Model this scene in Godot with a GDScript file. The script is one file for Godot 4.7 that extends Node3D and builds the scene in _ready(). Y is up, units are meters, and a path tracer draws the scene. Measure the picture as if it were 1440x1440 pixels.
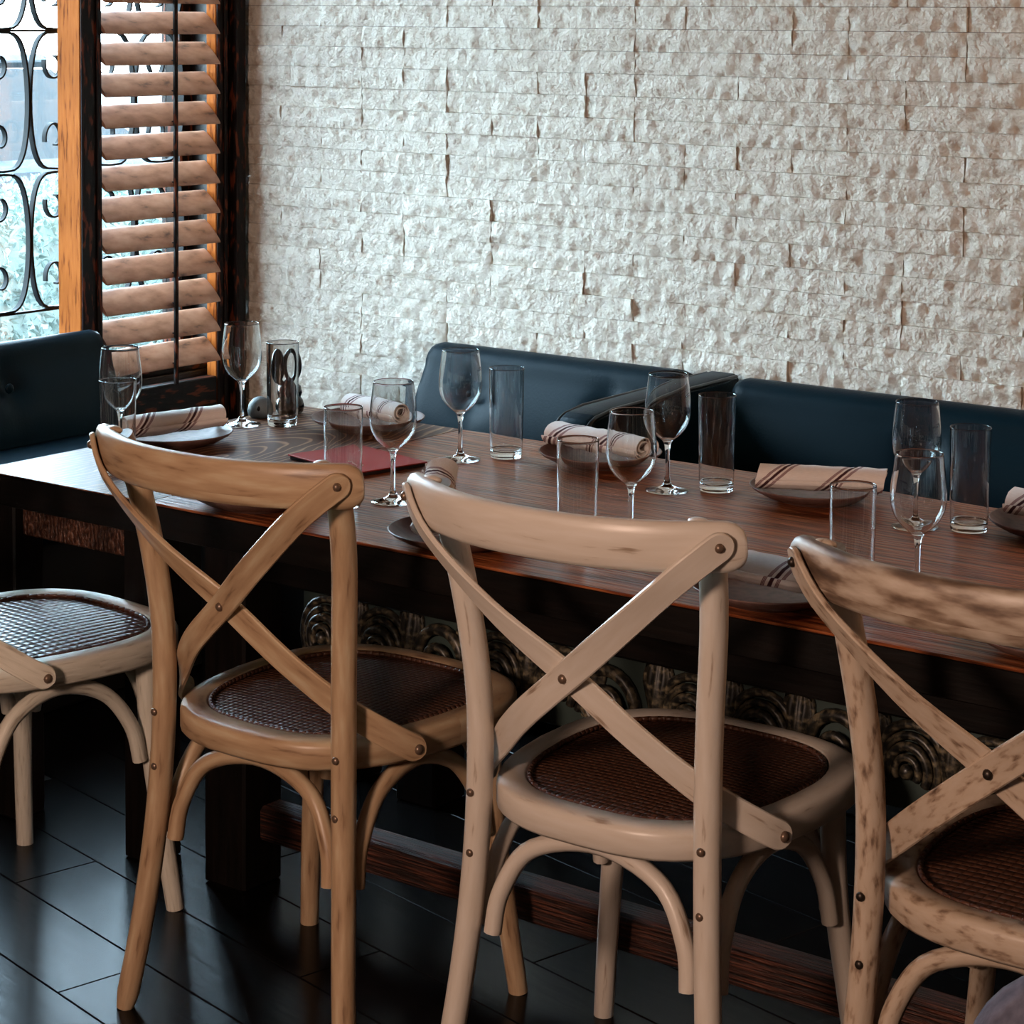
extends Node3D
# A restaurant corner: cross-back chairs along a set table, banquettes before a split-stone wall, a shuttered window on the left.

var names := {}
var rng := RandomNumberGenerator.new()
var M := {}

# ---------------------------------------------------------------- naming
func numbered(called: String) -> String:
	var k: int = names.get(called, 0)
	names[called] = k + 1
	return called if k == 0 else "%s_%03d" % [called, k]

func tag(o: Node, label: String, category: String, group := "", kind := "") -> Node:
	if label: o.set_meta("label", label)
	if category: o.set_meta("category", category)
	if group: o.set_meta("group", group)
	if kind: o.set_meta("kind", kind)
	return o

func thing(called: String, label: String, category: String, at := Vector3.ZERO, turn := 0.0, group := "") -> Node3D:
	var o := Node3D.new()
	o.name = numbered(called)
	add_child(o)
	o.position = at
	o.rotation.y = turn
	tag(o, label, category, group)
	return o

func put(called: String, mesh: Mesh, m: Material, parent: Node, at := Vector3.ZERO) -> MeshInstance3D:
	var o := MeshInstance3D.new()
	o.name = called if parent != self else numbered(called)
	o.mesh = mesh
	o.material_override = m
	o.cast_shadow = GeometryInstance3D.SHADOW_CASTING_SETTING_ON
	parent.add_child(o, true)
	o.position = at
	return o

func done(st: SurfaceTool) -> ArrayMesh:
	st.generate_normals()
	return st.commit()

func begin() -> SurfaceTool:
	var st := SurfaceTool.new()
	st.begin(Mesh.PRIMITIVE_TRIANGLES)
	return st

func part(called: String, st: SurfaceTool, m: Material, parent: Node, at := Vector3.ZERO) -> MeshInstance3D:
	return put(called, done(st), m, parent, at)

func structure(called: String, st: SurfaceTool, m: Material) -> MeshInstance3D:
	var o := part(called, st, m, self)
	o.set_meta("kind", "structure")
	return o

# ---------------------------------------------------------------- shapes (points run counter-clockwise seen from outside)
func tri(st: SurfaceTool, a: Vector3, b: Vector3, c: Vector3, ua: Vector2, ub: Vector2, uc: Vector2) -> void:
	if a.distance_squared_to(b) < 1e-14 or b.distance_squared_to(c) < 1e-14 or a.distance_squared_to(c) < 1e-14:
		return
	st.set_uv(ua); st.add_vertex(a)
	st.set_uv(uc); st.add_vertex(c)
	st.set_uv(ub); st.add_vertex(b)

func quad(st: SurfaceTool, a: Vector3, b: Vector3, c: Vector3, d: Vector3, ua := Vector2(0, 0), ub := Vector2(1, 0), uc := Vector2(1, 1), ud := Vector2(0, 1)) -> void:
	tri(st, a, b, c, ua, ub, uc)
	tri(st, a, c, d, ua, uc, ud)

func middle(ring: Array) -> Vector3:
	var s := Vector3.ZERO
	for p in ring: s += p
	return s / ring.size()

# hard: every side of the ring has its own smoothing group
var grain_round := false   # true: the grain follows the ring instead of the length

var flat_sides := false    # true: every face keeps its own normal

func loft(st: SurfaceTool, rings: Array, cap_a := true, cap_b := true, hard := false, loop := false, round_ring := true) -> void:
	var n: int = rings[0].size()
	var us := [0.0]
	var widest := 0
	for i in rings.size():
		if rings[i][0].distance_to(rings[i][n / 2]) > rings[widest][0].distance_to(rings[widest][n / 2]): widest = i
	for k in n:
		us.append(us[k] + rings[widest][k].distance_to(rings[widest][(k + 1) % n]))
	var v := 0.0
	var count: int = rings.size() if loop else rings.size() - 1
	for i in count:
		var r0: Array = rings[i]
		var r1: Array = rings[(i + 1) % rings.size()]
		var step: float = maxf(middle(r0).distance_to(middle(r1)), r0[0].distance_to(r1[0]) * 0.5)
		for k in (n if round_ring else n - 1):
			var l := (k + 1) % n
			st.set_smooth_group(-1 if flat_sides else k + 1 if hard else 0)
			if grain_round:
				quad(st, r0[k], r0[l], r1[l], r1[k], Vector2(v, us[k]), Vector2(v, us[k + 1]), Vector2(v + step, us[k + 1]), Vector2(v + step, us[k]))
			else:
				quad(st, r0[k], r0[l], r1[l], r1[k], Vector2(us[k], v), Vector2(us[k + 1], v), Vector2(us[k + 1], v + step), Vector2(us[k], v + step))
		v += step
	if loop: return
	if cap_a:
		st.set_smooth_group(61)
		var c := middle(rings[0])
		for k in n: tri(st, c, rings[0][(k + 1) % n], rings[0][k], Vector2(0.02, 0.02), Vector2(us[k + 1], 0), Vector2(us[k], 0))
	if cap_b:
		st.set_smooth_group(62)
		var e: Array = rings[-1]
		var c := middle(e)
		for k in n: tri(st, c, e[k], e[(k + 1) % n], Vector2(0.02, v), Vector2(us[k], v), Vector2(us[k + 1], v))

func lathe(st: SurfaceTool, profile: Array, seg := 32, at := Vector3.ZERO) -> void:
	var rings := []
	for p in profile:
		var ring := []
		for k in seg:
			var a := TAU * k / seg
			ring.append(at + Vector3(p[0] * cos(a), p[1], -p[0] * sin(a)))
		rings.append(ring)
	loft(st, rings, false, false)

func smooth_line(ctrl: Array, n: int) -> Array:
	var out := []
	var m := ctrl.size()
	for i in n:
		var t: float = float(i) / (n - 1) * (m - 1)
		var k: int = mini(int(t), m - 2)
		var f := t - k
		var p0: Vector3 = ctrl[maxi(k - 1, 0)]
		var p1: Vector3 = ctrl[k]
		var p2: Vector3 = ctrl[k + 1]
		var p3: Vector3 = ctrl[mini(k + 2, m - 1)]
		out.append(p1.cubic_interpolate(p2, p0, p3, f))
	return out

func tangent(pts: Array, i: int) -> Vector3:
	return (pts[mini(i + 1, pts.size() - 1)] - pts[maxi(i - 1, 0)]).normalized()

func tube(st: SurfaceTool, pts: Array, radius, seg := 10, ends := true) -> void:
	var rings := []
	var side := Vector3.ZERO
	for i in pts.size():
		var t := tangent(pts, i)
		if i == 0:
			side = t.cross(Vector3(0.3, 0.1, 1) if absf(t.z) < 0.8 else Vector3(1, 0.1, 0)).normalized()
		side = (side - t * side.dot(t)).normalized()
		var e2 := t.cross(side)
		var r: float = radius[i] if radius is Array else radius
		var ring := []
		for k in seg:
			var a := TAU * k / seg
			ring.append(pts[i] + (side * cos(a) + e2 * sin(a)) * r)
		rings.append(ring)
	loft(st, rings, ends, ends)

# a flat bar that follows pts; normals give its broad face; w broad, t thick, b the chamfer
func ribbon(st: SurfaceTool, pts: Array, normals: Array, w, t: float, b := 0.0015, round_ends := false) -> void:
	var rings := []
	var n := pts.size()
	var stops := []   # place, direction, normal, breadth
	for i in n:
		var wide: float = w[i] if w is Array else w
		if round_ends:
			var r := wide / 2
			if pts[i].distance_to(pts[0]) < r * 1.02 or pts[i].distance_to(pts[n - 1]) < r * 1.02:
				if i == 0 or i == n - 1:
					var d := tangent(pts, i) * (1.0 if i == 0 else -1.0)
					for k in 7:
						var q: int = k if i == 0 else 6 - k
						var a := PI / 2 * q / 6.0
						stops.append([pts[i] + d * r * (1 - cos(a)), tangent(pts, i), normals[i], maxf(0.12, sin(a)) * wide])
				continue
		stops.append([pts[i], tangent(pts, i), normals[i], wide])
	for s in stops:
		var d: Vector3 = s[1]
		var e2: Vector3 = s[2]
		e2 = (e2 - d * e2.dot(d)).normalized()
		var e1 := e2.cross(d)
		var x: float = s[3] / 2
		var y := t / 2
		var c := minf(b, x * 0.5)
		var ring := []
		for q in [[x - c, -y], [x, -y + b], [x, y - b], [x - c, y], [-x + c, y], [-x, y - b], [-x, -y + b], [-x + c, -y]]:
			ring.append(s[0] + e1 * q[0] + e2 * q[1])
		rings.append(ring)
	loft(st, rings, true, true, true)

# a box with chamfered edges; its length (the grain) runs along the given axis
func bar(st: SurfaceTool, c: Vector3, size: Vector3, b := 0.003, axis := 0, turn := Basis.IDENTITY) -> void:
	var e := [Vector3.RIGHT, Vector3.UP, Vector3.BACK]
	var d: Vector3 = e[axis]
	var e1: Vector3 = e[(axis + 1) % 3]
	var e2: Vector3 = e[(axis + 2) % 3]
	var l: float = size[axis] / 2
	var x: float = size[(axis + 1) % 3] / 2
	var y: float = size[(axis + 2) % 3] / 2
	var rings := []
	for r in [[-l, b], [-l + b, 0.0], [l - b, 0.0], [l, b]]:
		var ring := []
		var X: float = x - r[1]
		var Y: float = y - r[1]
		for q in [[X - b, -Y], [X, -Y + b], [X, Y - b], [X - b, Y], [-X + b, Y], [-X, Y - b], [-X, -Y + b], [-X + b, -Y]]:
			ring.append(c + turn * (d * r[0] + e1 * q[0] + e2 * q[1]))
		rings.append(ring)
	flat_sides = true
	loft(st, rings, true, true, true)
	flat_sides = false

func slab(st: SurfaceTool, lo: Vector3, hi: Vector3, b := 0.003, axis := 0) -> void:
	bar(st, (lo + hi) / 2, hi - lo, b, axis)

func ball(st: SurfaceTool, c: Vector3, r: Vector3, seg := 14, rows := 8) -> void:
	var rings := []
	for i in rows + 1:
		var a := -PI / 2 + PI * i / rows
		var ring := []
		for k in seg:
			var f := TAU * k / seg
			ring.append(c + Vector3(r.x * cos(a) * cos(f), r.y * sin(a), -r.z * cos(a) * sin(f)))
		rings.append(ring)
	loft(st, rings, false, false)

# ---------------------------------------------------------------- materials
func noise(seed_: int, freq: float, octaves := 4, kind := FastNoiseLite.TYPE_SIMPLEX_SMOOTH) -> FastNoiseLite:
	var n := FastNoiseLite.new()
	n.seed = seed_
	n.frequency = freq
	n.noise_type = kind
	n.fractal_octaves = octaves
	return n

func noise_tex(n: FastNoiseLite, colors = null, at = null, size := 512, h := 0) -> NoiseTexture2D:
	var t := NoiseTexture2D.new()
	t.width = size
	t.height = h if h else size
	t.seamless = true
	t.noise = n
	if colors:
		var g := Gradient.new()
		g.offsets = PackedFloat32Array(at)
		g.colors = PackedColorArray(colors)
		t.color_ramp = g
	return t

func plain(c: Color, rough := 0.5, metal := 0.0) -> StandardMaterial3D:
	var m := StandardMaterial3D.new()
	m.albedo_color = c
	m.roughness = rough
	m.metallic = metal
	return m

func wood(seed_: int, colors: Array, at: Array, rough := 0.5, scale := Vector3(14, 1.6, 1), bump := 0.06, freq := 0.012) -> StandardMaterial3D:
	var m := StandardMaterial3D.new()
	var n := noise(seed_, freq, 5)
	m.albedo_texture = noise_tex(n, colors, at)
	m.roughness = rough
	m.heightmap_enabled = true
	m.heightmap_texture = noise_tex(n)
	m.heightmap_scale = bump
	m.uv1_scale = scale
	return m

func make_materials() -> void:
	# split stone
	var s := StandardMaterial3D.new()
	s.albedo_texture = noise_tex(noise(3, 0.012, 5), [Color(0.67, 0.57, 0.50), Color(0.80, 0.76, 0.70), Color(0.865, 0.835, 0.785), Color(0.89, 0.865, 0.82)], [0.0, 0.30, 0.48, 1.0])
	s.roughness = 0.92
	s.heightmap_enabled = true
	s.heightmap_texture = noise_tex(noise(8, 0.04, 5))
	s.heightmap_scale = 0.34
	s.uv1_triplanar = true
	s.uv1_world_triplanar = true
	s.uv1_scale = Vector3(3.1, 3.1, 3.1)
	M.stone = s
	M.mortar = plain(Color(0.40, 0.36, 0.33), 0.95)
	# chairs
	M.chair_white = wood(11, [Color(0.58, 0.53, 0.47), Color(0.80, 0.77, 0.71), Color(0.85, 0.82, 0.77)], [0.0, 0.30, 1.0], 0.42)
	M.chair_tan = wood(12, [Color(0.44, 0.33, 0.24), Color(0.66, 0.54, 0.42), Color(0.72, 0.605, 0.48), Color(0.78, 0.70, 0.58)], [0.0, 0.25, 0.6, 1.0], 0.38, Vector3(7, 1.0, 1), 0.01)
	M.chair_cream = wood(13, [Color(0.56, 0.48, 0.41), Color(0.80, 0.75, 0.695), Color(0.82, 0.775, 0.725), Color(0.84, 0.80, 0.76)], [0.0, 0.22, 0.6, 1.0], 0.36, Vector3(9, 1.2, 1), 0.015)
	M.chair_worn = wood(14, [Color(0.26, 0.20, 0.16), Color(0.42, 0.34, 0.28), Color(0.55, 0.47, 0.40), Color(0.66, 0.59, 0.52), Color(0.78, 0.72, 0.66)], [0.0, 0.3, 0.45, 0.6, 1.0], 0.45, Vector3(4.5, 1.3, 1), 0.02, 0.012)
	M.chair_edge = wood(15, [Color(0.30, 0.22, 0.17), Color(0.62, 0.53, 0.45), Color(0.72, 0.64, 0.56), Color(0.76, 0.69, 0.62)], [0.0, 0.26, 0.42, 1.0], 0.42, Vector3(6, 2, 1), 0.03, 0.02)
	M.bolt = plain(Color(0.46, 0.38, 0.32), 0.35, 0.5)
	M.bolt_dark = plain(Color(0.20, 0.165, 0.14), 0.4, 0.6)
	# cane weave
	var side := 64
	var img := Image.create(side, side, false, Image.FORMAT_RGB8)
	var hgt := Image.create(side, side, false, Image.FORMAT_RGB8)
	var fibre := noise(17, 0.2, 2)
	for y in side:
		for x in side:
			var cx := x / 32
			var cy := y / 32
			var fx := (x % 32) / 31.0 * 2 - 1
			var fy := (y % 32) / 31.0 * 2 - 1
			var over := (cx + cy) % 2 == 0
			var a: float = fx if over else fy
			var b: float = fy if over else fx
			var h := sqrt(maxf(0.0, 1 - a * a)) * (1 - 0.55 * b * b)
			if absf(fx) > 0.84 and absf(fy) > 0.84: h = 0.0   # the openings between the strands
			hgt.set_pixel(x, y, Color(h, h, h))
			# cane: warp and weft differ a little in tone, with fibres along each strand
			var k := (0.93 if over else 1.05) + 0.10 * fibre.get_noise_2d(a * 60.0, b * 4.0)
			img.set_pixel(x, y, Color(0.33 * k, 0.205 * k, 0.145 * k))
	var it := ImageTexture.create_from_image(img)
	var ht := ImageTexture.create_from_image(hgt)
	for v in [["cane_fine", 48.0, 0.34], ["cane_broad", 30.0, 0.30], ["cane_open", 36.0, 0.36]]:
		var c := StandardMaterial3D.new()
		c.albedo_texture = it
		c.heightmap_enabled = true
		c.heightmap_texture = ht
		c.heightmap_scale = 0.35
		c.roughness = v[2]
		c.uv1_triplanar = true
		c.uv1_scale = Vector3.ONE * v[1]
		M[v[0]] = c
	# tables
	M.table_long = wood(21, [Color(0.20, 0.085, 0.042), Color(0.44, 0.22, 0.115), Color(0.57, 0.315, 0.18), Color(0.66, 0.41, 0.26)], [0.0, 0.42, 0.58, 1.0], 0.3, Vector3(9, 0.55, 1), 0.12, 0.016)
	M.table_long.metallic_specular = 0.28
	M.table_dark = wood(22, [Color(0.018, 0.012, 0.010), Color(0.045, 0.028, 0.022), Color(0.075, 0.045, 0.034)], [0.0, 0.5, 1.0], 0.5, Vector3(8, 1, 1), 0.05)
	M.table_dark.metallic_specular = 0.3
	M.beam = wood(23, [Color(0.04, 0.022, 0.016), Color(0.22, 0.11, 0.075), Color(0.48, 0.27, 0.19)], [0.0, 0.5, 1.0], 0.5, Vector3(26, 1.1, 1), 0.5)
	M.rough_board = wood(24, [Color(0.10, 0.05, 0.035), Color(0.30, 0.17, 0.115), Color(0.62, 0.45, 0.36)], [0.0, 0.45, 1.0], 0.36, Vector3(5, 9, 1), 0.5, 0.02)
	# the smaller table's top: dark brown with pale growth lines that arch
	var top := Image.create(768, 768, false, Image.FORMAT_RGB8)
	var wob := noise(31, 0.006, 3)
	var fine := noise(32, 0.05, 3)
	for y in 768:
		for x in 768:
			var u := x / 768.0
			var w := y / 768.0
			# arches open towards the near edge (w = 1), peak near w = 0.2
			var dx := u - 0.58 + 0.03 * wob.get_noise_2d(x, y)
			var ring := sqrt(dx * dx * 3.2 + pow(maxf(0.0, 0.62 - w), 2.0) * 1.1) + 0.012 * wob.get_noise_2d(x * 0.7 + 300, y * 0.7)
			var f := fposmod(ring * 15.0, 1.0)
			var line := smoothstep(0.62, 0.86, f) * (1 - smoothstep(0.90, 1.0, f))
			var base := Color(0.27, 0.15, 0.095).lerp(Color(0.36, 0.21, 0.14), 0.5 + 0.5 * fine.get_noise_2d(x * 0.25, y * 1.5))
			top.set_pixel(x, y, base.lerp(Color(0.70, 0.55, 0.42), line * 0.9))
	var tm := StandardMaterial3D.new()
	tm.albedo_texture = ImageTexture.create_from_image(top)
	tm.roughness = 0.4
	tm.metallic_specular = 0.26
	tm.heightmap_enabled = true
	tm.heightmap_texture = ImageTexture.create_from_image(top)
	tm.heightmap_scale = 0.035
	M.table_arch = tm
	# carved frieze: black paint worn to pale gold
	var fr := StandardMaterial3D.new()
	fr.albedo_texture = noise_tex(noise(41, 0.02, 5), [Color(0.03, 0.032, 0.032), Color(0.10, 0.10, 0.09), Color(0.34, 0.31, 0.25), Color(0.62, 0.56, 0.44)], [0.0, 0.46, 0.62, 1.0])
	fr.roughness = 0.38
	fr.uv1_triplanar = true
	fr.uv1_scale = Vector3.ONE * 5.0
	M.carved = fr
	M.carved_ground = plain(Color(0.20, 0.25, 0.235), 0.55)   # grey-green paint between the carvings
	# leather
	var le := StandardMaterial3D.new()
	le.albedo_color = Color(0.012, 0.095, 0.13)
	le.roughness = 0.42
	le.metallic_specular = 0.22
	le.heightmap_enabled = true
	le.heightmap_texture = noise_tex(noise(51, 0.05, 3, FastNoiseLite.TYPE_CELLULAR))
	le.heightmap_scale = 0.03
	le.uv1_triplanar = true
	le.uv1_scale = Vector3.ONE * 6.0
	M.leather = le
	M.piping = plain(Color(0.03, 0.07, 0.085), 0.3)
	M.plinth = plain(Color(0.03, 0.025, 0.022), 0.6)
	# shutter and window wood
	M.slat = wood(61, [Color(0.30, 0.20, 0.15), Color(0.58, 0.41, 0.31), Color(0.67, 0.49, 0.385), Color(0.74, 0.58, 0.48)], [0.0, 0.22, 0.55, 1.0], 0.4, Vector3(4, 1.9, 1), 0.008, 0.01)
	M.pine = wood(62, [Color(0.30, 0.13, 0.045), Color(0.575, 0.31, 0.125), Color(0.64, 0.365, 0.16)], [0.0, 0.35, 1.0], 0.5, Vector3(10, 1.2, 1), 0.05)
	M.pine.metallic_specular = 0.12
	M.dark_stain = wood(63, [Color(0.035, 0.022, 0.018), Color(0.065, 0.038, 0.028), Color(0.085, 0.048, 0.034), Color(0.36, 0.16, 0.08)], [0.0, 0.5, 0.64, 0.76], 0.5, Vector3(7, 1.6, 1), 0.06)
	M.dark_stain.metallic_specular = 0.25
	M.iron = plain(Color(0.06, 0.065, 0.07), 0.6, 0.0)
	M.iron.metallic_specular = 0.25
	var pane := StandardMaterial3D.new()
	pane.transparency = BaseMaterial3D.TRANSPARENCY_ALPHA
	pane.albedo_color = Color(0.9, 0.97, 1.0, 0.04)
	pane.roughness = 0.02
	M.pane = pane
	# glass and china
	var gl := StandardMaterial3D.new()
	gl.albedo_color = Color(0.99, 1.0, 1.0, 0.0)
	gl.transparency = BaseMaterial3D.TRANSPARENCY_ALPHA
	gl.refraction_enabled = true
	gl.refraction_scale = 0.05
	gl.roughness = 0.0
	M.glass = gl
	var pl := StandardMaterial3D.new()
	pl.albedo_texture = noise_tex(noise(71, 0.03, 3), [Color(0.33, 0.24, 0.215), Color(0.43, 0.325, 0.295), Color(0.49, 0.38, 0.35)], [0.0, 0.5, 1.0], 256)
	pl.roughness = 0.36
	pl.metallic_specular = 0.3
	pl.uv1_triplanar = true
	pl.uv1_scale = Vector3.ONE * 6
	M.plate = pl
	M.menu = plain(Color(0.60, 0.15, 0.13), 0.45)
	M.menu.metallic_specular = 0.2
	M.menu_page = plain(Color(0.06, 0.04, 0.04), 0.6)
	M.menu_mark = plain(Color(0.86, 0.74, 0.68), 0.5)
	M.black_glaze = plain(Color(0.02, 0.022, 0.025), 0.16)
	M.pebble = plain(Color(0.36, 0.40, 0.41), 0.55)
	# linen with printed stripes that run slantwise round the roll
	var cloth := Image.create(256, 256, false, Image.FORMAT_RGB8)
	var wv := noise(81, 0.1, 2)
	for y in 256:
		for x in 256:
			var t := fposmod(y / 256.0 * 2.0 + x / 256.0, 1.0)
			var c := Color(0.86, 0.825, 0.805).lerp(Color(0.91, 0.88, 0.865), 0.5 + 0.5 * wv.get_noise_2d(x * 3.0, y * 0.6))
			if absf(t - 0.5) < 0.030: c = Color(0.22, 0.07, 0.10)
			for off in [0.085, 0.105, 0.125]:
				if absf(absf(t - 0.5) - off) < 0.0055: c = Color(0.36, 0.18, 0.20)
			cloth.set_pixel(x, y, c)
	var cm := StandardMaterial3D.new()
	cm.albedo_texture = ImageTexture.create_from_image(cloth)
	cm.roughness = 0.85
	M.linen = cm
	M.linen_plain = plain(Color(0.83, 0.78, 0.75), 0.85)
	# floor
	for k in 4:
		var d: float = [0.0, 0.004, -0.003, 0.006][k]
		M["floor_%d" % k] = wood(90 + k, [Color(0.022 + d, 0.020 + d, 0.020 + d), Color(0.040 + d, 0.036 + d, 0.035 + d), Color(0.065 + d, 0.056 + d, 0.052 + d)], [0.0, 0.5, 1.0], 0.25, Vector3(5, 0.9, 1), 0.02)
		M["floor_%d" % k].metallic_specular = 0.25
	M.subfloor = plain(Color(0.015, 0.013, 0.013), 0.6)
	M.plaster = plain(Color(0.30, 0.26, 0.23), 0.9)
	M.ceiling = plain(Color(0.36, 0.33, 0.30), 0.9)
	M.panelling = wood(101, [Color(0.04, 0.026, 0.02), Color(0.075, 0.045, 0.034), Color(0.12, 0.07, 0.05)], [0.0, 0.5, 1.0], 0.4, Vector3(5, 1.2, 1), 0.06)
	# outdoors
	M.pavement = plain(Color(0.24, 0.25, 0.26), 0.9)
	var lf := plain(Color(0.34, 0.40, 0.38), 0.6)
	lf.backlight_enabled = true
	lf.backlight = Color(0.22, 0.28, 0.24)
	M.leaf = lf
	M.car_paint = plain(Color(0.13, 0.165, 0.185), 0.35, 0.0)
	M.car_glass = plain(Color(0.05, 0.075, 0.09), 0.15)
	M.car_glass.metallic_specular = 0.25
	M.car_paint.metallic_specular = 0.25
	M.tyre = plain(Color(0.03, 0.03, 0.03), 0.8)
	# lamps and the chair in front
	M.brass = plain(Color(0.55, 0.42, 0.24), 0.35, 0.9)
	M.shade = plain(Color(0.05, 0.045, 0.04), 0.5, 0.3)
	M.grey_fabric = wood(111, [Color(0.22, 0.22, 0.28), Color(0.30, 0.30, 0.36), Color(0.38, 0.38, 0.44)], [0.0, 0.5, 1.0], 0.9, Vector3(6, 6, 1), 0.1)

# ---------------------------------------------------------------- set-up
const EYE := Vector3(0, 1.55, 0)
const WALL_Z := -4.60
const SHUTTER_X := -4.40
const TOP_Y := 0.73

func set_up() -> void:
	var cam := Camera3D.new()
	cam.name = "camera"
	add_child(cam)
	cam.projection = Camera3D.PROJECTION_FRUSTUM
	cam.near = 0.05
	cam.far = 120.0
	cam.size = 1440.0 / 3150.0 * 0.05
	cam.frustum_offset = Vector2(0, -485.0 / 3150.0 * 0.05)
	cam.transform = Transform3D(Basis(Vector3(0.7989, 0.0070, -0.6015), Vector3(-0.0452, 0.9978, -0.0485), Vector3(0.5998, 0.0659, 0.7974)).orthonormalized(), EYE)
	cam.current = true

	var sky := ProceduralSkyMaterial.new()
	sky.sky_top_color = Color(0.76, 0.905, 1.0)
	sky.sky_horizon_color = Color(0.86, 0.965, 1.0)
	sky.ground_horizon_color = Color(0.70, 0.75, 0.78)
	sky.ground_bottom_color = Color(0.55, 0.60, 0.62)
	var env := Environment.new()
	env.background_mode = Environment.BG_SKY
	env.sky = Sky.new()
	env.sky.sky_material = sky
	env.background_energy_multiplier = 36.0
	env.tonemap_mode = Environment.TONE_MAPPER_LINEAR
	env.tonemap_exposure = 1.0
	env.sdfgi_enabled = true
	env.ssao_enabled = true
	env.ssil_enabled = true
	var we := WorldEnvironment.new()
	we.name = "daylight"
	we.environment = env
	add_child(we)

func _ready() -> void:
	rng.seed = 4711
	set_up()
	make_materials()
	build_room()
	build_stone_wall()
	build_floor()
	build_window()
	build_banquettes()
	build_tables()
	build_chairs()
	build_table_settings()
	build_lamps()
	build_outdoors()

# ---------------------------------------------------------------- the room
const ROOM_X := 2.6
const ROOM_Z := 3.0
const ROOM_Y := 2.8
const WIN_X := -4.46     # room face of the window wall
const SILL := 0.56
const HEAD := 2.45

func build_room() -> void:
	var st := begin()
	slab(st, Vector3(WIN_X - 0.2, ROOM_Y, WALL_Z - 0.2), Vector3(ROOM_X + 0.2, ROOM_Y + 0.2, ROOM_Z + 0.2))
	structure("ceiling", st, M.ceiling)
	st = begin()
	slab(st, Vector3(ROOM_X, 0, WALL_Z - 0.2), Vector3(ROOM_X + 0.2, ROOM_Y, ROOM_Z + 0.2))
	structure("wall_right", st, M.plaster)
	st = begin()
	slab(st, Vector3(WIN_X - 0.2, 0, ROOM_Z), Vector3(ROOM_X, ROOM_Y, ROOM_Z + 0.2))
	structure("wall_front", st, M.plaster)
	# the window wall: sill, head and piers round the opening
	st = begin()
	slab(st, Vector3(WIN_X - 0.2, 0, WALL_Z), Vector3(WIN_X, SILL, ROOM_Z))
	slab(st, Vector3(WIN_X - 0.2, HEAD, WALL_Z), Vector3(WIN_X, ROOM_Y, ROOM_Z))
	for z in [[WALL_Z, -4.56], [-2.95, ROOM_Z]]:
		slab(st, Vector3(WIN_X - 0.2, SILL, z[0]), Vector3(WIN_X, HEAD, z[1]))
	structure("wall_left", st, M.panelling)

func build_stone_wall() -> void:
	var st := begin()
	slab(st, Vector3(WIN_X - 0.2, 0, WALL_Z - 0.2), Vector3(ROOM_X, ROOM_Y, WALL_Z - 0.022))
	var wall := structure("wall_back", st, M.mortar)
	# variants of split-face stones, one to three units long
	var unit := 0.148
	var course := 0.0558
	var shapes := {}
	for units in [1, 2, 3]:
		shapes[units] = []
		for v in 7:
			shapes[units].append(stone_mesh(units * unit - 0.0018, course - 0.0010, units * 100 + v))
	var rest := begin()
	var y0 := 0.30
	var rows := int((ROOM_Y - y0) / course)
	var n := 0
	for r in rows:
		var y := y0 + (r + 0.5) * course
		var x := WIN_X + 0.045
		var first := true
		while x < ROOM_X - 0.02:
			var units: int = [1, 1, 2, 2, 2, 3][rng.randi() % 6]
			if first and r % 2: units = 1 if r % 4 == 1 else 3
			first = false
			while x + units * unit > ROOM_X and units > 1: units -= 1
			if x + units * unit > ROOM_X: break
			var shape: Mesh = shapes[units][rng.randi() % 7]
			var proud := rng.randf_range(-0.003, 0.003)
			var at := Vector3(x + units * unit / 2, y, WALL_Z + proud)
			var turned := rng.randf() < 0.5
			var seen: bool = y > 0.50 and y < 1.68 and x + units * unit > -4.5 and x < -1.95
			if seen and n < 300:
				var o := put("stone", shape, M.stone, wall, at)
				if turned: o.rotation.z = PI
				n += 1
			else:
				rest.append_from(shape, 0, Transform3D(Basis(Vector3.BACK, PI if turned else 0.0), at))
			x += units * unit
	var o := put("stone_facing", rest.commit(), M.stone, wall)
	o.set_meta("kind", "stuff")

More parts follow.
